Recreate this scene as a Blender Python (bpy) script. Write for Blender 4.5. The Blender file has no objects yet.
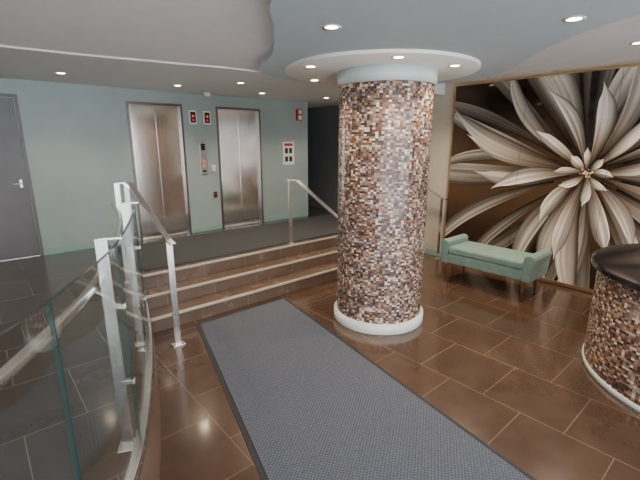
import bpy, bmesh, math, random
from mathutils import Vector
random.seed(7)
D=bpy.data; C=bpy.context
# ---------------------------------------------------------------- materials
def newmat(name):
    m=D.materials.new(name); m.use_nodes=True
    nt=m.node_tree; b=nt.nodes['Principled BSDF']
    return m,nt,b
def simple(name,col,rough=.5,metal=0,emit=None,es=0,coat=0,var=0.0,scale=6):
    m,nt,b=newmat(name)
    b.inputs['Base Color'].default_value=(*col,1); b.inputs['Roughness'].default_value=rough
    b.inputs['Metallic'].default_value=metal; b.inputs['Coat Weight'].default_value=coat
    if emit: b.inputs['Emission Color'].default_value=(*emit,1); b.inputs['Emission Strength'].default_value=es
    if var>0:
        n=nt.nodes.new('ShaderNodeTexNoise'); n.inputs['Scale'].default_value=scale; n.inputs['Detail'].default_value=5
        tc=nt.nodes.new('ShaderNodeTexCoord'); nt.links.new(tc.outputs['Object'],n.inputs['Vector'])
        r=nt.nodes.new('ShaderNodeValToRGB')
        r.color_ramp.elements[0].position=.3; r.color_ramp.elements[1].position=.7
        r.color_ramp.elements[0].color=(*[c*(1-var) for c in col],1)
        r.color_ramp.elements[1].color=(*[min(1,c*(1+var)) for c in col],1)
        nt.links.new(n.outputs['Fac'],r.inputs['Fac']); nt.links.new(r.outputs['Color'],b.inputs['Base Color'])
    return m
def tilemat(name,c1,c2,grout,w,h,rough,offset=.5,loc=(0,0,0),rotz=0):
    m,nt,b=newmat(name)
    tc=nt.nodes.new('ShaderNodeTexCoord'); mp=nt.nodes.new('ShaderNodeMapping')
    mp.inputs['Location'].default_value=loc; mp.inputs['Rotation'].default_value=(0,0,rotz)
    nt.links.new(tc.outputs['Object'],mp.inputs['Vector'])
    br=nt.nodes.new('ShaderNodeTexBrick'); br.offset=offset
    br.inputs['Scale'].default_value=1; br.inputs['Brick Width'].default_value=w; br.inputs['Row Height'].default_value=h
    br.inputs['Mortar Size'].default_value=.0035; br.inputs['Mortar Smooth'].default_value=.2
    br.inputs['Color1'].default_value=(*c1,1); br.inputs['Color2'].default_value=(*c2,1); br.inputs['Mortar'].default_value=(*grout,1)
    nt.links.new(mp.outputs['Vector'],br.inputs['Vector'])
    n=nt.nodes.new('ShaderNodeTexNoise'); n.inputs['Scale'].default_value=5; n.inputs['Detail'].default_value=5
    nt.links.new(tc.outputs['Object'],n.inputs['Vector'])
    mx=nt.nodes.new('ShaderNodeMix'); mx.data_type='RGBA'; mx.blend_type='OVERLAY'; mx.inputs['Factor'].default_value=.35
    nt.links.new(br.outputs['Color'],mx.inputs['A']); nt.links.new(n.outputs['Fac'],mx.inputs['B'])
    nt.links.new(mx.outputs['Result'],b.inputs['Base Color'])
    mr=nt.nodes.new('ShaderNodeMapRange'); mr.inputs['To Min'].default_value=rough*.9; mr.inputs['To Max'].default_value=rough*1.15
    nt.links.new(n.outputs['Fac'],mr.inputs['Value']); nt.links.new(mr.outputs['Result'],b.inputs['Roughness'])
    b.inputs['Coat Weight'].default_value=.4; b.inputs['Coat Roughness'].default_value=.1
    bp=nt.nodes.new('ShaderNodeBump'); bp.inputs['Strength'].default_value=.25; bp.inputs['Distance'].default_value=.003; bp.invert=True
    nt.links.new(br.outputs['Fac'],bp.inputs['Height']); nt.links.new(bp.outputs['Normal'],b.inputs['Normal'])
    return m
def mosaic(name,tw=.029,th=.0205):
    m,nt,b=newmat(name)
    N=nt.nodes.new; L=nt.links.new
    uv=N('ShaderNodeUVMap'); uv.uv_map='UVMap'
    dv=N('ShaderNodeVectorMath'); dv.operation='DIVIDE'; dv.inputs[1].default_value=(tw,th,1); L(uv.outputs['UV'],dv.inputs[0])
    fl=N('ShaderNodeVectorMath'); fl.operation='FLOOR'; L(dv.outputs[0],fl.inputs[0])
    wn=N('ShaderNodeTexWhiteNoise'); wn.noise_dimensions='2D'; L(fl.outputs[0],wn.inputs['Vector'])
    cr=N('ShaderNodeValToRGB'); cr.color_ramp.interpolation='CONSTANT'
    cols=[(.036,.022,.020),(.15,.060,.034),(.33,.22,.16),(.66,.54,.41),(.065,.046,.050),(.24,.11,.055),(.80,.72,.61),(.18,.13,.135),(.43,.27,.15),(.08,.036,.028),(.34,.31,.31),(.26,.15,.10),(.12,.085,.09)]
    e=cr.color_ramp.elements
    e[0].position=0; e[0].color=(*cols[0],1); e[1].position=1/len(cols); e[1].color=(*cols[1],1)
    for i in range(2,len(cols)):
        x=e.new(i/len(cols)); x.color=(*cols[i],1)
    L(wn.outputs['Value'],cr.inputs['Fac'])
    fr=N('ShaderNodeVectorMath'); fr.operation='FRACTION'; L(dv.outputs[0],fr.inputs[0])
    sx=N('ShaderNodeSeparateXYZ'); L(fr.outputs[0],sx.inputs[0])
    def ab(o):
        s=N('ShaderNodeMath'); s.operation='SUBTRACT'; s.inputs[1].default_value=.5; L(o,s.inputs[0])
        a=N('ShaderNodeMath'); a.operation='ABSOLUTE'; L(s.outputs[0],a.inputs[0]); return a
    ax=ab(sx.outputs['X']); ay=ab(sx.outputs['Y'])
    gx=N('ShaderNodeMath'); gx.operation='GREATER_THAN'; gx.inputs[1].default_value=.455; L(ax.outputs[0],gx.inputs[0])
    gy=N('ShaderNodeMath'); gy.operation='GREATER_THAN'; gy.inputs[1].default_value=.44; L(ay.outputs[0],gy.inputs[0])
    g=N('ShaderNodeMath'); g.operation='MAXIMUM'; L(gx.outputs[0],g.inputs[0]); L(gy.outputs[0],g.inputs[1])
    mx=N('ShaderNodeMix'); mx.data_type='RGBA'; mx.inputs['B'].default_value=(.15,.115,.092,1)
    L(g.outputs[0],mx.inputs['Factor']); L(cr.outputs['Color'],mx.inputs['A']); L(mx.outputs['Result'],b.inputs['Base Color'])
    mr=N('ShaderNodeMapRange'); mr.inputs['To Min'].default_value=.08; mr.inputs['To Max'].default_value=.35
    sc=N('ShaderNodeSeparateColor'); L(wn.outputs['Color'],sc.inputs[0]); L(sc.outputs[1],mr.inputs['Value']); L(mr.outputs['Result'],b.inputs['Roughness'])
    bp=N('ShaderNodeBump'); bp.invert=True; bp.inputs['Strength'].default_value=.4; bp.inputs['Distance'].default_value=.002
    L(g.outputs[0],bp.inputs['Height']); L(bp.outputs['Normal'],b.inputs['Normal'])
    return m
def steel(name,col=(.62,.6,.57),rough=.28,streak=(60,60,1.5),k0=.85,k1=1.2):
    m,nt,b=newmat(name); N=nt.nodes.new; L=nt.links.new
    b.inputs['Metallic'].default_value=1; b.inputs['Base Color'].default_value=(*col,1)
    tc=N('ShaderNodeTexCoord'); mp=N('ShaderNodeMapping'); mp.inputs['Scale'].default_value=streak; L(tc.outputs['Object'],mp.inputs['Vector'])
    n=N('ShaderNodeTexNoise'); n.inputs['Scale'].default_value=1; n.inputs['Detail'].default_value=3; L(mp.outputs['Vector'],n.inputs['Vector'])
    mr=N('ShaderNodeMapRange'); mr.inputs['To Min'].default_value=rough*k0; mr.inputs['To Max'].default_value=rough*k1
    L(n.outputs['Fac'],mr.inputs['Value']); L(mr.outputs['Result'],b.inputs['Roughness'])
    return m
def glassmat(name,tint):
    m=D.materials.new(name); m.use_nodes=True; nt=m.node_tree; N=nt.nodes.new; L=nt.links.new
    nt.nodes.remove(nt.nodes['Principled BSDF']); out=nt.nodes['Material Output']
    t=N('ShaderNodeBsdfTransparent'); t.inputs['Color'].default_value=(*tint,1)
    g=N('ShaderNodeBsdfGlossy'); g.inputs['Roughness'].default_value=.01
    f=N('ShaderNodeLayerWeight'); f.inputs['Blend'].default_value=.5
    p=N('ShaderNodeMath'); p.operation='POWER'; p.inputs[1].default_value=4; L(f.outputs['Facing'],p.inputs[0])
    q=N('ShaderNodeMath'); q.operation='MULTIPLY_ADD'; q.inputs[1].default_value=.5; q.inputs[2].default_value=.07; L(p.outputs[0],q.inputs[0])
    mix=N('ShaderNodeMixShader'); L(q.outputs[0],mix.inputs[0]); L(t.outputs[0],mix.inputs[1]); L(g.outputs[0],mix.inputs[2]); L(mix.outputs[0],out.inputs['Surface'])
    return m
M={}
M['floor']=tilemat('brown_floor_tile',(.078,.044,.029),(.066,.037,.024),(.17,.115,.08),.60,.60,.21,offset=.5,loc=(.1,.12,0),rotz=math.radians(90))
M['pfloor']=tilemat('dark_slate_tile',(.055,.050,.049),(.043,.039,.039),(.15,.14,.13),.6,.6,.2)
M['riser']=tilemat('step_tile',(.135,.092,.068),(.115,.078,.058),(.24,.18,.14),.60,.7,.26)
M['teal']=simple('pale_grey_green_wall_paint',(.30,.365,.35),.5,var=.06,scale=2)
M['beige']=simple('beige_wall_paint',(.50,.44,.35),.6,var=.04)
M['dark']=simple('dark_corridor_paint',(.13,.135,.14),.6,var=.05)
M['ceil']=simple('white_ceiling_paint',(.88,.85,.85),.7,var=.02)
M['soffit']=simple('grey_soffit_paint',(.70,.69,.68),.7,var=.02)
M['blue']=simple('pale_blue_ceiling_paint',(.52,.60,.635),.6,var=.02)
M['disk']=simple('white_disk_paint',(.90,.87,.82),.5,var=.02)
M['ring']=simple('pale_aqua_ring',(.58,.68,.66),.35,var=.03)
M['base']=simple('white_base_ring',(.66,.72,.68),.35,var=.03)
M['mos']=mosaic('glass_mosaic')
M['steel']=steel('brushed_steel')
M['elev']=steel('elevator_steel',(.95,.92,.89),.14,(25,25,.8))
M['rail']=steel('railing_steel',(.82,.80,.78),.25,(8,8,8))
M['nosing']=simple('step_nosing',(.52,.46,.39),.3,.3)
M['frame']=simple('bronze_door_frame',(.16,.14,.125),.3,.8)
M['black']=simple('black_plastic',(.012,.012,.014),.3)
M['white']=simple('white_plastic',(.75,.75,.72),.4)
M['red']=simple('red_plastic',(.45,.02,.02),.4)
M['led']=simple('red_led',(.3,.01,.01),.4,emit=(1,.05,.03),es=1.5)
M['door']=simple('grey_door_paint',(.12,.115,.12),.4,var=.06)
M['trimg']=simple('green_baseboard_paint',(.25,.39,.34),.4)
M['glass']=glassmat('railing_glass',(.95,.975,.965))
M['gedge']=simple('glass_edge',(.022,.055,.048),.15,coat=.3)
M['gold']=simple('gold_trim',(.62,.42,.22),.3,.9)
M['fascia']=simple('bronze_fascia',(.16,.10,.07),.3,.2,var=.1)
M['stone']=simple('black_granite',(.012,.012,.014),.08,var=.5,scale=60)
M['wood']=simple('walnut_leg',(.20,.075,.035),.35,coat=.3,var=.25,scale=20)
M['lamp']=simple('downlight_glow',(1,1,1),.5,emit=(1,.76,.48),es=40)
M['lring']=simple('downlight_trim',(.8,.78,.75),.3)
def fabric(name,col,scale=180):
    m=simple(name,col,.75,var=.12,scale=12); nt=m.node_tree; b=nt.nodes['Principled BSDF']
    b.inputs['Sheen Weight'].default_value=.15
    n=nt.nodes.new('ShaderNodeTexNoise'); n.inputs['Scale'].default_value=scale
    tc=nt.nodes.new('ShaderNodeTexCoord'); nt.links.new(tc.outputs['Object'],n.inputs['Vector'])
    bp=nt.nodes.new('ShaderNodeBump'); bp.inputs['Strength'].default_value=.25; bp.inputs['Distance'].default_value=.003
    nt.links.new(n.outputs['Fac'],bp.inputs['Height']); nt.links.new(bp.outputs['Normal'],b.inputs['Normal'])
    return m
M['velvet']=fabric('teal_velvet',(.155,.25,.21))
def rugmat(name,c1,c2,s=70,rot=.2):
    m,nt,b=newmat(name); N=nt.nodes.new; L=nt.links.new
    tc=N('ShaderNodeTexCoord'); mp=N('ShaderNodeMapping'); mp.inputs['Rotation'].default_value=(0,0,rot); L(tc.outputs['Object'],mp.inputs['Vector'])
    ch=N('ShaderNodeTexChecker'); ch.inputs['Scale'].default_value=s; L(mp.outputs[0],ch.inputs['Vector'])
    ch.inputs['Color1'].default_value=(*c1,1); ch.inputs['Color2'].default_value=(*c2,1)
    n=N('ShaderNodeTexNoise'); n.inputs['Scale'].default_value=120; L(tc.outputs['Object'],n.inputs['Vector'])
    mx=N('ShaderNodeMix'); mx.data_type='RGBA'; mx.blend_type='OVERLAY'; mx.inputs['Factor'].default_value=.6
    L(ch.outputs['Color'],mx.inputs['A']); L(n.outputs['Fac'],mx.inputs['B']); L(mx.outputs['Result'],b.inputs['Base Color'])
    b.inputs['Roughness'].default_value=.9
    bp=N('ShaderNodeBump'); bp.inputs['Strength'].default_value=.6; bp.inputs['Distance'].default_value=.004
    L(ch.outputs['Fac'],bp.inputs['Height']); L(bp.outputs['Normal'],b.inputs['Normal'])
    return m
M['rug']=rugmat('charcoal_ribbed_carpet',(.056,.065,.087),(.100,.115,.150))
M['rugedge']=simple('black_rubber_border',(.016,.018,.023),.6)
M['mat2']=rugmat('dark_carpet',(.030,.033,.038),(.052,.057,.064))

# ---------------------------------------------------------------- mesh builder
class MB:
    def __init__(s): s.v=[];s.f=[];s.m=[];s.uv=[];s.mats=[];s.sm=[]
    def mi(s,k):
        if k not in s.mats: s.mats.append(k)
        return s.mats.index(k)
    def face(s,idx,k,uv=None,sm=False):
        s.f.append(idx); s.m.append(s.mi(k)); s.uv.append(uv or [(0,0)]*len(idx)); s.sm.append(sm)
    def box(s,x0,x1,y0,y1,z0,z1,k):
        o=len(s.v)
        s.v+=[(x0,y0,z0),(x1,y0,z0),(x1,y1,z0),(x0,y1,z0),(x0,y0,z1),(x1,y0,z1),(x1,y1,z1),(x0,y1,z1)]
        for q in [(0,3,2,1),(4,5,6,7),(0,1,5,4),(1,2,6,5),(2,3,7,6),(3,0,4,7)]: s.face([o+i for i in q],k)
    def prism(s,poly,z0,z1,k,kside=None,kbot=None,sm=False):
        o=len(s.v); n=len(poly)
        s.v+=[(p[0],p[1],z0) for p in poly]+[(p[0],p[1],z1) for p in poly]
        s.face([o+i for i in range(n)][::-1],kbot or k); s.face([o+n+i for i in range(n)],k)
        for i in range(n):
            j=(i+1)%n; s.face([o+i,o+j,o+n+j,o+n+i],kside or k,sm=sm)
    def ring(s,c,rs,zs,k,a0=0,a1=2*math.pi,n=96,closed=True,sm=True):
        o=len(s.v); m=len(rs); cols=n if closed else n+1
        for i in range(cols):
            a=a0+(a1-a0)*i/n
            for r,z in zip(rs,zs): s.v.append((c[0]+r*math.cos(a),c[1]+r*math.sin(a),z))
        for i in range(n):
            j=(i+1)%cols
            ua=(a0+(a1-a0)*i/n)*max(rs); ub=(a0+(a1-a0)*(i+1)/n)*max(rs)
            for q in range(m-1):
                s.face([o+i*m+q,o+j*m+q,o+j*m+q+1,o+i*m+q+1],k,[(ua+20,zs[q]+5),(ub+20,zs[q]+5),(ub+20,zs[q+1]+5),(ua+20,zs[q+1]+5)],sm)
    def disk(s,c,r,z,k,n=48,up=True):
        o=len(s.v); s.v+=[(c[0]+r*math.cos(2*math.pi*i/n),c[1]+r*math.sin(2*math.pi*i/n),z) for i in range(n)]
        ix=[o+i for i in range(n)]; s.face(ix if up else ix[::-1],k)
    def tube(s,path,r,k,n=12,flat=None):
        P=[Vector(p) for p in path]; o=len(s.v)
        if flat: n=4
        for i,p in enumerate(P):
            t=(P[min(i+1,len(P)-1)]-P[max(i-1,0)]).normalized()
            up=Vector((0,0,1)) if abs(t.z)<.95 else Vector((0,1,0))
            a=t.cross(up).normalized(); b=a.cross(t).normalized()
            for q in range(n):
                if flat:
                    w,h=flat; sx,sy=[(1,1),(-1,1),(-1,-1),(1,-1)][q]; v=p+a*w*sx+b*h*sy
                else:
                    an=2*math.pi*q/n; v=p+a*r*math.cos(an)+b*r*math.sin(an)
                s.v.append(tuple(v))
        for i in range(len(P)-1):
            for q in range(n):
                s.face([o+i*n+q,o+i*n+(q+1)%n,o+(i+1)*n+(q+1)%n,o+(i+1)*n+q],k,sm=not flat)
        s.face([o+q for q in range(n)][::-1],k); s.face([o+(len(P)-1)*n+q for q in range(n)],k)
    def obj(s,name,bevel=0,parent=None,seg=2):
        me=D.meshes.new(name); me.from_pydata(s.v,[],s.f)
        for k in s.mats: me.materials.append(M[k])
        uvl=me.uv_layers.new(name='UVMap')
        for pi,p in enumerate(me.polygons):
            p.material_index=s.m[pi]; p.use_smooth=s.sm[pi]
            for q in range(p.loop_total): uvl.data[p.loop_start+q].uv=s.uv[pi][q]
        bm=bmesh.new(); bm.from_mesh(me); bmesh.ops.recalc_face_normals(bm,faces=bm.faces); bm.to_mesh(me); bm.free()
        ob=D.objects.new(name,me); C.scene.collection.objects.link(ob)
        if bevel>0:
            b=ob.modifiers.new('bevel','BEVEL'); b.width=bevel; b.segments=seg; b.limit_method='ANGLE'; b.angle_limit=.6
        if parent: ob.parent=parent
        return ob
def empty(name,loc=(0,0,0)):
    e=D.objects.new(name,None); e.location=loc; C.scene.collection.objects.link(e); return e
def catmull(pts,n=8):
    out=[]; P=[pts[0]]+list(pts)+[pts[-1]]
    for i in range(1,len(P)-2):
        p0,p1,p2,p3=[Vector(p) for p in P[i-1:i+3]]
        for k in range(n):
            t=k/n
            out.append(tuple(.5*((2*p1)+(-p0+p2)*t+(2*p0-5*p1+4*p2-p3)*t*t+(-p0+3*p1-3*p2+p3)*t**3)))
    out.append(tuple(pts[-1])); return out

PZ=.48; XW=6.15; YE=6.5
YS=[4.15,4.43,4.71]
# ---------------------------------------------------------------- shell
b=MB(); b.box(-4.5,XW+.2,-3,8.3,-.1,0,'floor'); b.obj('floor')
curve=catmull([(-1.8,.25,0),(-.95,.52,0),(-.35,.83,0),(.0,1.13,0),(.22,1.45,0),(.45,1.86,0),(.68,2.42,0),(.88,3.0,0),(1.05,3.6,0),(1.18,4.2,0),(1.25,4.71,0)],8)
b=MB()
poly=[(p[0],p[1]) for p in curve]+[(XW,4.71),(XW,8.2),(-4.4,8.2),(-4.4,.1),(-1.8,.1)]
b.prism(poly,0.0,PZ,'pfloor','fascia'); b.obj('floor_upper_landing')
b=MB()
for i in range(2):
    y0=YS[i]; z1=.16*(i+1)
    xl=1.17+.05*i
    b.box(xl,XW,y0,4.708,.0 if i==0 else .16,z1,'riser')
for i in range(3):
    z1=.16*(i+1); b.box(1.19+.03*i,XW-.005,YS[i]-.012,YS[i]+.03,z1-.020,z1+.003,'nosing')
b.box(1.25,XW,4.700,4.7085,.3,.457,'riser')
b.obj('staircase',.003)
b=MB(); b.box(1.42,5.95,4.86,6.25,PZ,PZ+.012,'mat2'); b.obj('landing_carpet',.003)
DH=2.10
ops=[(-.33,.60),(1.88,2.72),(3.30,4.18)]
b=MB(); xs=-4.5
for a,c in ops:
    b.box(xs,a,YE,YE+.2,PZ,2.95,'teal'); b.box(a,c,YE,YE+.2,PZ+DH,2.95,'teal'); xs=c
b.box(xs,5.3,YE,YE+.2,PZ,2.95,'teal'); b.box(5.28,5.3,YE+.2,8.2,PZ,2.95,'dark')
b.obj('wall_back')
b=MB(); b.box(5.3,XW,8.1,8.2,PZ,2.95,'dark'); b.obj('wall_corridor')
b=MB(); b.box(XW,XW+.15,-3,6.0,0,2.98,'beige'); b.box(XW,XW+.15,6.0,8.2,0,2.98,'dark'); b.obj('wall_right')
b=MB(); b.box(-4.5,-4.4,-3,8.2,0,2.98,'teal'); b.obj('wall_left')
b=MB(); ys=-3.0
for x0,x1 in [(-4.5,-4.2),(-1.4,-1.1),(1.7,2.0),(4.8,XW)]: b.box(x0,x1,ys,ys+.15,0,2.98,'beige')
for x0,x1 in [(-4.2,-1.4),(-1.1,1.7),(2.0,4.8)]: b.box(x0,x1,ys,ys+.15,2.75,2.98,'beige')
b.obj('wall_front')
for i,(x0,x1) in enumerate([(-4.2,-1.4),(-1.1,1.7),(2.0,4.8)]):
    b=MB(); f=.05
    b.box(x0,x0+f,ys+.04,ys+.1,0,2.75,'frame'); b.box(x1-f,x1,ys+.04,ys+.1,0,2.75,'frame')
    b.box(x0+f,x1-f,ys+.04,ys+.1,2.69,2.75,'frame'); b.box(x0+f,x1-f,ys+.04,ys+.1,0,.08,'frame')
    xm=(x0+x1)/2; b.box(xm-.03,xm+.03,ys+.04,ys+.1,.08,2.69,'frame')
    b.obj('window_%d'%(i+1))
b=MB()
for x0,x1 in [(-4.4,-.38),(.65,1.86),(2.76,3.29),(4.2,5.28)]: b.box(x0,x1,YE-.015,YE,PZ,PZ+.09,'trimg')
b.obj('baseboard_back',.003)
b=MB(); b.box(XW-.015,XW,3.75,4.1,0,.1,'trimg'); b.obj('baseboard_right')
# ceilings
b=MB(); b.box(-4.5,XW+.15,-3,8.3,2.95,3.05,'ceil'); b.box(-4.4,2.6,-2.85,4.75,2.775,2.949,'ceil'); b.obj('ceiling')
b=MB()
edge=catmull([(-4.4,4.15,0),(-2,4.3,0),(.3,4.42,0),(1.6,4.25,0),(2.4,4.1,0),(3.4,4.1,0),(4.6,4.1,0),(5.4,4.0,0),(XW,3.95,0)],8)
b.prism([(p[0],p[1]) for p in edge]+[(XW,8.2),(-4.4,8.2)],2.758,2.94,'soffit',sm=False); b.obj('ceiling_lobby_soffit')
b=MB(); s=.715/.72
out=[(.95,-.9),(.95,.4),(1.15,1.25),(1.337,1.93),(1.64,2.35),(2.10,3.05),(2.32,3.6),(2.72,4.02),(3.3,4.12),(3.9,3.95),(4.45,3.5),(4.75,2.9),(4.5,2.19),(3.62,1.43),(3.11,.73),(3.0,-.2),(2.9,-.9),(1.9,-1.3)]
pts=catmull([(x*s,y*s,0) for x,y in out]+[(out[0][0]*s,out[0][1]*s,0)],8)[:-1]
b.prism([(p[0],p[1]) for p in pts],2.715,2.945,'blue'); b.obj('ceiling_curved_soffit')
CC=(3.40,2.88)
DCN=(CC[0]-.05,CC[1]+.05)
b=MB(); b.ring(DCN,[.0001,.965,.97,.97],[2.685,2.685,2.689,2.714],'disk'); b.obj('ceiling_disk')
b=MB()
b.ring(CC,[.485,.485],[.11,2.555],'mos',n=128)
b.ring(CC,[.485,.515,.52,.52,.485],[.0,0,.01,.105,.115],'base')
b.ring(CC,[.485,.508,.508,.485],[2.55,2.555,2.684,2.6845],'ring')
b.obj('mosaic_column')
# ---------------------------------------------------------------- doors
def elevator(name,x0,x1):
    e=empty(name,((x0+x1)/2,YE,PZ))
    def add(b,n,bev=0):
        o=b.obj(n,bev,e); o.location=(-e.location.x,-e.location.y,-e.location.z); return o
    b=MB(); w=.035; z0=PZ+.001; z1=PZ+DH-.002
    b.box(x0+.002,x0+w,YE-.012,YE+.12,z0,z1,'frame'); b.box(x1-w,x1-.002,YE-.012,YE+.12,z0,z1,'frame'); b.box(x0+w,x1-w,YE-.012,YE+.12,z1-w,z1,'frame')
    b.box(x0+w,x1-w,YE-.012,YE+.12,z0,z0+.012,'steel')
    add(b,'frame',.003)
    xm=x0+(x1-x0)*.5
    b=MB(); b.box(x0+w,xm-.002,YE+.05,YE+.08,z0+.014,z1-w-.002,'elev'); add(b,'panel_left',.002)
    b=MB(); b.box(xm+.002,x1-w,YE+.05,YE+.08,z0+.014,z1-w-.002,'elev'); add(b,'panel_right',.002)
    b=MB(); b.box(x0+w,x1-w,YE+.09,YE+.11,z0+.014,z1-w-.002,'black'); add(b,'shaft_backing')
elevator('elevator_door',1.88,2.72)
elevator('elevator_door.001',3.30,4.18)
b=MB(); x0,x1=-.33,.60; z1=PZ+DH-.002
b.box(x0+.002,x0+.04,YE-.012,YE+.1,PZ,z1,'door'); b.box(x1-.04,x1-.002,YE-.012,YE+.1,PZ,z1,'door'); b.box(x0+.04,x1-.04,YE-.012,YE+.1,z1-.04,z1,'door')
b.box(x0+.043,x1-.043,YE+.02,YE+.065,PZ+.006,z1-.043,'door')
b.box(x1-.13,x1-.10,YE+.008,YE+.022,PZ+.94,PZ+1.04,'steel'); b.tube([(x1-.115,YE+.01,PZ+.99),(x1-.115,YE-.03,PZ+.99),(x1-.125,YE-.035,PZ+.99),(x1-.20,YE-.035,PZ+.99)],.010,'steel')
b.obj('door_1',.003)
# ---------------------------------------------------------------- wall fittings
def plate(name,x,z,w,h,k,extra=None,d=.02):
    b=MB(); b.box(x-w/2,x+w/2,YE-d,YE,z-h/2,z+h/2,k)
    if extra: extra(b)
    return b.obj(name,.003)
plate('elevator_call_panel',3.02,1.74,.13,.55,'steel',lambda b:(b.box(2.985,3.055,YE-.024,YE-.02,1.86,1.97,'black'),b.box(3.0,3.04,YE-.026,YE-.02,1.66,1.70,'led'),b.box(3.0,3.04,YE-.026,YE-.02,1.58,1.62,'white'),b.box(2.985,3.055,YE-.024,YE-.02,1.50,1.53,'black')))
for i,x in enumerate([2.875,3.12]):
    def ex(b,x=x):
        b.box(x-.045,x+.045,YE-.045,YE-.04,2.30,2.47,'black')
        b.box(x-.018,x+.018,YE-.048,YE-.045,2.39,2.42,'led'); b.box(x-.01,x+.01,YE-.048,YE-.045,2.33,2.355,'led')
    plate('floor_indicator' if i==0 else 'floor_indicator.001',x,2.385,.12,.21,'white',ex,.04)
plate('light_switch',3.20,1.56,.07,.11,'white',lambda b:b.box(3.19,3.21,YE-.026,YE-.02,1.54,1.58,'steel'))
plate('key_fob_reader',3.20,1.1,.06,.10,'black',lambda b:b.box(3.19,3.21,YE-.023,YE-.02,1.11,1.12,'led'))
def sg(b):
    for r in range(2):
        for c in range(2): b.box(4.71+c*.10,4.78+c*.10,YE-.024,YE-.02,1.62+r*.16,1.72+r*.16,'black')
    b.box(4.7,4.9,YE-.023,YE-.02,1.92,1.97,'red')
plate('safety_notice_sign',4.80,1.78,.27,.44,'white',sg)
b=MB(); b.box(5.0,5.12,YE-.06,YE,2.40,2.62,'red'); b.box(5.02,5.10,YE-.07,YE-.06,2.42,2.5,'white'); b.box(5.03,5.09,YE-.075,YE-.06,2.53,2.6,'white'); b.obj('fire_alarm_strobe',.006)
b=MB(); b.ring((3.02,6.2),[.001,.05,.055,.05],[2.688,2.698,2.728,2.758],'white',n=24); b.obj('smoke_detector')
# ---------------------------------------------------------------- downlights
def dl(name,x,y,z,power,size=.042):
    e=empty(name,(x,y,z))
    b=MB(); b.ring((0,0),[size*1.0,size*1.45,size*1.5,size*1.0],[-.004,-.006,.0,.0],'lring',n=24); b.disk((0,0),size,-.002,'lamp',24,False); b.obj('trim_and_bulb',0,e)
    l=D.lights.new(name+'_lamp','SPOT'); l.energy=power; l.color=(1,.80,.58); l.spot_size=math.radians(120); l.spot_blend=.8; l.shadow_soft_size=.05
    o=D.objects.new('lamp',l); o.location=(0,0,-.02); o.parent=e; C.scene.collection.objects.link(o)
L=[(1.90,2.08,2.715,75),(2.88,1.0,2.715,75),(1.5,.2,2.715,50)]
for dx,dy in [(-.78,.17),(-.5,-.64),(.20,-.74),(.72,.3),(-.2,.8)]: L.append((DCN[0]+dx,DCN[1]+dy,2.685,56))
for x,y in [(.96,5.6),(2.37,5.75),(3.75,5.75),(5.0,5.6),(-.9,5.6),(2.9,4.95),(-2.6,5.2)]: L.append((x,y,2.758,72))
for x,y in [(-1.2,3.2),(-1.5,1.2),(.0,3.6)]: L.append((x,y,2.775,80))
for x,y in [(5.2,2.6),(5.2,1.2),(5.2,3.6),(4.7,-.6)]: L.append((x,y,2.95,135))
for i,(x,y,z,p) in enumerate(L): dl('recessed_downlight' if i==0 else 'recessed_downlight.%03d'%i,x,y,z,p)
# ---------------------------------------------------------------- rug
b=MB()
q=[(1.66,4.04),(1.054-.27,1.756-1.0),(2.34-.19,.72-1.0),(2.886,4.04)]
def inset(q,d):
    r=[]
    for i in range(4):
        p=Vector(q[i]); a=(Vector(q[i-1])-p).normalized(); e=(Vector(q[(i+1)%4])-p).normalized(); r.append(tuple(p+a*d+e*d))
    return r
b.prism(q,0,.006,'rugedge'); b.prism(inset(q,.04),.0062,.012,'rug'); b.obj('runner_rug')
# ---------------------------------------------------------------- glass railing
cv=[Vector(p) for p in curve]
def offs(d,z,i0,i1,step=1):
    r=[]
    for i in range(i0,i1,step):
        t=(cv[min(i+1,len(cv)-1)]-cv[max(i-1,0)]).normalized(); n=Vector((-t.y,t.x,0))
        p=cv[i]+n*d; r.append((p.x,p.y,z))
    return r
rail=empty('glass_railing')
n=len(cv)
def near(x,y): return min(range(n),key=lambda i:(cv[i]-Vector((x,y,0))).length)
cuts=[8,near(-.35,.83),near(.117,1.33),near(.45,1.9),near(.88,3.0),n-3]
GT=1.55
for k in range(len(cuts)-1):
    i0,i1=cuts[k],cuts[k+1]
    a=offs(.025,0,i0,i1+1); c=offs(.037,0,i0,i1+1)
    a[-1]=tuple(Vector(a[-1])*.85+Vector(a[-2])*.15); c[-1]=tuple(Vector(c[-1])*.85+Vector(c[-2])*.15)
    o=MB(); m=len(a)
    for rep in range(2):
        for p in a: o.v.append((p[0],p[1],PZ+.03)); o.v.append((p[0],p[1],GT))
        for p in c: o.v.append((p[0],p[1],PZ+.03)); o.v.append((p[0],p[1],GT))
    B=4*m
    for i in range(m-1):
        o.face([2*i,2*i+2,2*i+3,2*i+1],'glass',sm=True)
        o.face([2*m+2*i+1,2*m+2*i+3,2*m+2*i+2,2*m+2*i],'glass',sm=True)
        o.face([B+2*i+1,B+2*i+3,B+2*m+2*i+3,B+2*m+2*i+1],'gedge')
    o.face([B,B+1,B+2*m+1,B+2*m],'gedge'); e=m-1; o.face([B+2*e,B+2*m+2*e,B+2*m+2*e+1,B+2*e+1],'gedge')
    o.obj('glass_panel_%d'%(k+1),0,rail)
o=MB(); o.tube(offs(.03,PZ+.025,8,n-2),0,'rail',flat=(.022,.025)); o.obj('base_channel',.003,rail)
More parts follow.
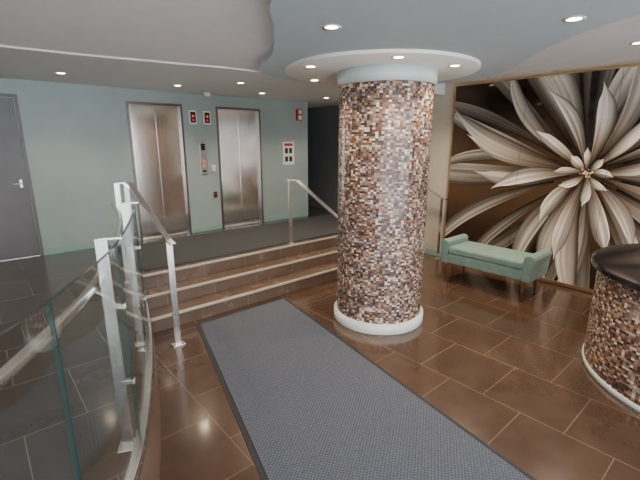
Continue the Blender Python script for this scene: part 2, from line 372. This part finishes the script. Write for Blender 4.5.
def post(i,idx):
    o=MB(); t=(cv[min(i+1,n-1)]-cv[max(i-1,0)]).normalized(); nn=Vector((-t.y,t.x,0)); p=cv[i]+nn*.09
    def pr(hw,hd,z0,z1,k,c=p):
        q=[c+t*hw+nn*hd,c-t*hw+nn*hd,c-t*hw-nn*hd,c+t*hw-nn*hd]; o.prism([(v.x,v.y) for v in q],z0,z1,k)
    pr(.010,.026,PZ,1.58,'rail'); pr(.045,.045,PZ,PZ+.012,'rail')
    for z in (.85,1.25): pr(.012,.030,z-.012,z+.012,'rail',cv[i]+nn*.05)
    pr(.012,.048,1.572,1.584,'rail',cv[i]+nn*.05)
    hp=cv[i]+nn*.15; o.tube([(p.x,p.y,1.30),(hp.x,hp.y,1.335)],.008,'rail')
    o.obj('post_%d'%idx,.002,rail)
for k,i in enumerate([cuts[1]-3,cuts[3],cuts[4],cuts[5]-1]): post(i,k+1)
o=MB(); o.tube(offs(.15,1.355,8,n-3),.022,'rail'); o.obj('handrail',0,rail)
# ---------------------------------------------------------------- stair handrails
def stair_rail(name,x,ytop,ybot,zt,zb,ext=.28,xb=None):
    xb=xb if xb is not None else x
    o=MB()
    path=[(x,ytop+ext,zt-.03),(x,ytop+ext-.02,zt),(x,ytop,zt),(xb,ybot,zb),(xb,ybot-.10,zb-.02)]
    o.tube([Vector(p) for p in path],0,'rail',flat=(.028,.009))
    o.box(xb-.03,xb+.03,ybot-.008,ybot+.008,0,zb-.0,'rail'); o.box(xb-.06,xb+.06,ybot-.045,ybot+.045,0,.012,'rail')
    o.box(x-.03,x+.03,ytop+ext-.05,ytop+ext-.034,PZ+.001,zt,'rail'); o.box(x-.05,x+.05,ytop+ext-.09,ytop+ext,PZ+.001,PZ+.012,'rail')
    o.obj(name,.002)
stair_rail('stair_handrail',1.30,4.66,3.73,1.56,1.09,.2,1.33)
stair_rail('stair_handrail.001',3.55,4.6,3.66,1.46,1.0,.22)
stair_rail('stair_handrail.002',5.98,4.6,3.75,1.50,1.08,.22)
# ---------------------------------------------------------------- bench
bench=empty('upholstered_bench')
X0,X1,Y0,Y1=5.08,5.62,1.86,3.12
o=MB(); o.box(X0,X1,Y0+.02,Y1-.02,.28,.42,'velvet'); o.obj('seat_frame',.02,bench,3)
o=MB(); o.box(X0-.01,X1+.01,Y0+.10,Y1-.10,.42,.53,'velvet'); o.obj('seat_cushion',.035,bench,4)
for nm,ya,sg_ in (('arm_1',Y0,-1),('arm_2',Y1,1)):
    o=MB(); yi=ya-sg_*.10
    prof=[(yi,.28),(yi,.56),(yi+sg_*.0,.59),(yi+sg_*.03,.615),(yi+sg_*.075,.625),(yi+sg_*.115,.605),(yi+sg_*.13,.57),(yi+sg_*.125,.53),(yi+sg_*.115,.48),(yi+sg_*.10,.28)]
    m=len(prof); o.v=[(X0-.012,y,z) for y,z in prof]+[(X1+.012,y,z) for y,z in prof]
    o.face(list(range(m)),'velvet'); o.face(list(range(m,2*m))[::-1],'velvet')
    for i in range(m):
        j=(i+1)%m; o.face([i,j,m+j,m+i],'velvet')
    o.obj(nm,.01,bench)
k=0
for x in (X0+.06,X1-.06):
    for y in (Y0+.1,Y1-.1):
        k+=1; o=MB(); o.ring((x,y),[.001,.014,.028,.028,.001],[0,0,.27,.282,.282],'wood',n=16); o.obj('leg_%d'%k,0,bench)
# ---------------------------------------------------------------- reception desk
desk=empty('reception_desk'); DC=(4.5,0.0); A0,A1=math.radians(45),math.radians(265)
o=MB(); o.ring(DC,[1.02,1.02],[.05,.93],'mos',A0,A1,96,False); o.obj('mosaic_front',0,desk)
o=MB(); o.ring(DC,[.62,1.03,1.03,1.02],[.0,.0,.045,.05],'base',A0,A1,96,False); o.obj('base_trim',0,desk)
o=MB(); o.ring(DC,[.50,1.07,1.08,1.08,1.07,.50,.50],[.93,.93,.938,.972,.98,.98,.93],'stone',A0,A1,96,False,False)
o.obj('counter_top',0,desk)
o=MB(); o.ring(DC,[.64,.64],[0,.93],'fascia',A0,A1,64,False)
for a in (A0,A1):
    v=Vector((math.cos(a),math.sin(a),0)); o2=len(o.v)
    for r in (.62,1.02):
        for z in (0,.93): o.v.append((DC[0]+v.x*r,DC[1]+v.y*r,z))
    o.face([o2,o2+2,o2+3,o2+1],'fascia')
o.obj('inner_panel',0,desk)
# ---------------------------------------------------------------- mural
mural=empty('flower_mural')
MY0,MY1,MZ0,MZ1=-1.6,3.72,.06,2.86; MX=XW-.03
M['mback'],nt,bb=newmat('mural_dark_print')
bb.inputs['Roughness'].default_value=.06; bb.inputs['Specular IOR Level'].default_value=.3
n_=nt.nodes.new('ShaderNodeTexNoise'); n_.inputs['Scale'].default_value=1.5
r_=nt.nodes.new('ShaderNodeValToRGB'); r_.color_ramp.elements[0].color=(.010,.006,.004,1); r_.color_ramp.elements[1].color=(.10,.052,.025,1); r_.color_ramp.elements[0].position=.45; r_.color_ramp.elements[1].position=.8
nt.links.new(n_.outputs['Fac'],r_.inputs['Fac']); nt.links.new(r_.outputs['Color'],bb.inputs['Base Color'])
o=MB(); o.box(MX,XW-.001,MY0,MY1,MZ0,MZ1,'mback'); o.obj('backing',0,mural)
o=MB(); o.box(MX-.016,XW-.001,MY0-.02,MY1+.02,MZ1,MZ1+.035,'gold'); o.box(MX-.016,XW-.001,MY0-.02,MY1+.02,MZ0-.04,MZ0,'gold'); o.box(MX-.016,XW-.001,MY1,MY1+.02,MZ0,MZ1,'gold'); o.obj('frame_trim',0,mural)
o=MB()
for y in (.2,1.5,2.6): o.box(MX-.0125,MX-.0115,y-.002,y+.002,MZ0,MZ1,'black')
o.obj('panel_joint',0,mural)
pm,nt,bb=newmat('mural_petal_print'); N=nt.nodes.new; Lk=nt.links.new
uv=N('ShaderNodeUVMap'); uv.uv_map='UVMap'; u2=N('ShaderNodeUVMap'); u2.uv_map='Info'
s1=N('ShaderNodeSeparateXYZ'); Lk(uv.outputs[0],s1.inputs[0]); s2=N('ShaderNodeSeparateXYZ'); Lk(u2.outputs[0],s2.inputs[0])
cb=N('ShaderNodeCombineXYZ')
m1=N('ShaderNodeMath'); m1.operation='MULTIPLY'; m1.inputs[1].default_value=1.0; Lk(s1.outputs['X'],m1.inputs[0]); Lk(m1.outputs[0],cb.inputs[0])
m2=N('ShaderNodeMath'); m2.operation='MULTIPLY'; m2.inputs[1].default_value=5; Lk(s1.outputs['Y'],m2.inputs[0]); Lk(m2.outputs[0],cb.inputs[1])
m3=N('ShaderNodeMath'); m3.operation='MULTIPLY'; m3.inputs[1].default_value=37; Lk(s2.outputs['Y'],m3.inputs[0]); Lk(m3.outputs[0],cb.inputs[2])
nz=N('ShaderNodeTexNoise'); nz.inputs['Scale'].default_value=1; nz.inputs['Detail'].default_value=2.5; Lk(cb.outputs[0],nz.inputs['Vector'])
rr=N('ShaderNodeValToRGB'); e=rr.color_ramp.elements; e[0].position=0; e[0].color=(.80,.80,.80,1); e[1].position=1; e[1].color=(.12,.10,.085,1)
for p_,c_ in ((.06,1.0),(.25,.72),(.45,.85),(.62,.50),(.85,.30)):
    x=e.new(p_); x.color=(c_,c_*.96,c_*.91,1)
Lk(s1.outputs['Y'],rr.inputs['Fac'])
tt=N('ShaderNodeValToRGB'); e=tt.color_ramp.elements; e[0].position=0; e[0].color=(.03,.020,.013,1); e[1].position=1; e[1].color=(1,1,1,1); x=e.new(.25); x.color=(.28,.24,.20,1); x=e.new(.6); x.color=(.9,.88,.85,1)
Lk(s1.outputs['X'],tt.inputs['Fac'])
ns=N('ShaderNodeValToRGB'); e=ns.color_ramp.elements; e[0].position=.3; e[0].color=(.42,.39,.36,1); e[1].position=.66; e[1].color=(1.0,1,1,1); Lk(nz.outputs['Fac'],ns.inputs['Fac'])
def mul(a,b_):
    q_=N('ShaderNodeMix'); q_.data_type='RGBA'; q_.blend_type='MULTIPLY'; q_.inputs['Factor'].default_value=1; Lk(a,q_.inputs['A']); Lk(b_,q_.inputs['B']); return q_.outputs['Result']
c_=mul(mul(rr.outputs['Color'],tt.outputs['Color']),ns.outputs['Color'])
c_=mul(c_,s2.outputs['X'])
q_=N('ShaderNodeMix'); q_.data_type='RGBA'; q_.blend_type='MULTIPLY'; q_.inputs['Factor'].default_value=1; q_.inputs['B'].default_value=(.96,.91,.85,1); Lk(c_,q_.inputs['A'])
Lk(q_.outputs['Result'],bb.inputs['Base Color']); bb.inputs['Roughness'].default_value=.08; bb.inputs['Specular IOR Level'].default_value=.3
bm=bmesh.new(); uvl=bm.loops.layers.uv.new('UVMap'); inf=bm.loops.layers.uv.new('Info')
FC=(1.72,1.60); layer=[0]
def petal(ang,r0,length,W,bright,bend,flip=None):
    layer[0]+=1; xo=MX-.0005-layer[0]*.0001
    flip=random.random()<.5 if flip is None else flip
    na,nb=28,6; rows=[]; rnd=random.random()
    for i in range(na+1):
        t=i/na; r=r0+length*t; a=ang+bend*t*t
        cy=FC[0]+r*math.cos(a); cz=FC[1]+r*math.sin(a)
        w=W*(.12+ .88*math.sin(math.pi*min(1,t*.98)**1.25)**.9)*(1 if t<.78 else max(.01,(1-t)/.22)**.75)
        row=[]
        for j in range(nb+1):
            v=j/nb; d=(v-.5)*w*(1+.05*math.sin(9*t+rnd*6))
            row.append((bm.verts.new((xo,cy-d*math.sin(a),cz+d*math.cos(a))),t,1-v if flip else v))
        rows.append(row)
    for i in range(na):
        for j in range(nb):
            q=[rows[i][j],rows[i+1][j],rows[i+1][j+1],rows[i][j+1]]
            f=bm.faces.new([z[0] for z in q])
            for l,z in zip(f.loops,q): l[uvl].uv=(z[1],z[2]); l[inf].uv=(bright,rnd)
R=random.uniform
for k in range(30): petal(2*math.pi*k/30+R(-.1,.1),.40,R(1.9,3.0),R(.15,.25),R(.42,.75),R(-.3,.3))
for k in range(18): petal(2*math.pi*k/18+R(-.16,.16),.20,R(1.3,2.1),R(.18,.28),R(.8,1.3),R(-.3,.3))
for k in range(10): petal(2*math.pi*k/10+R(-.2,.2),.10,R(.75,1.25),R(.15,.22),R(1.1,1.5),R(-.3,.3))
for k in range(8): petal(2*math.pi*k/8+R(-.2,.2),.03,R(.22,.45),R(.08,.12),R(1.2,1.5),R(-.4,.4))
for co,no in [((0,0,MZ1),(0,0,1)),((0,0,MZ0),(0,0,-1)),((0,MY1,0),(0,1,0)),((0,MY0,0),(0,-1,0))]:
    bmesh.ops.bisect_plane(bm,geom=bm.verts[:]+bm.edges[:]+bm.faces[:],plane_co=co,plane_no=no,clear_outer=True)
me=D.meshes.new('petals'); bm.to_mesh(me); bm.free(); me.materials.append(pm)
ob=D.objects.new('petals',me); C.scene.collection.objects.link(ob); ob.parent=mural
M['stam']=simple('mural_stamen_print',(.80,.58,.32),.2)
o=MB()
for k in range(22):
    a=R(0,6.28); r=R(.01,.08); cy=FC[0]+r*math.cos(a); cz=FC[1]+r*math.sin(a); o_=len(o.v); m=8; rr_=R(.006,.014)
    o.v+=[(MX-.0085,cy+rr_*math.cos(i*6.283/m),cz+rr_*math.sin(i*6.283/m)) for i in range(m)]; o.face([o_+i for i in range(m)],'stam')
o.obj('stamens',0,mural)
# ---------------------------------------------------------------- world & camera
w=D.worlds.new('World'); C.scene.world=w; w.use_nodes=True
bg=w.node_tree.nodes['Background']; bg.inputs['Color'].default_value=(.90,.94,1,1); bg.inputs['Strength'].default_value=8.0
cam=D.cameras.new('Camera'); cam.sensor_width=36; cam.lens=22.5; cam.clip_start=.02
co=D.objects.new('Camera',cam); co.location=(0,0,2.0); co.rotation_euler=(math.radians(90-13.8),0,math.radians(-40.9))
C.scene.collection.objects.link(co); C.scene.camera=co
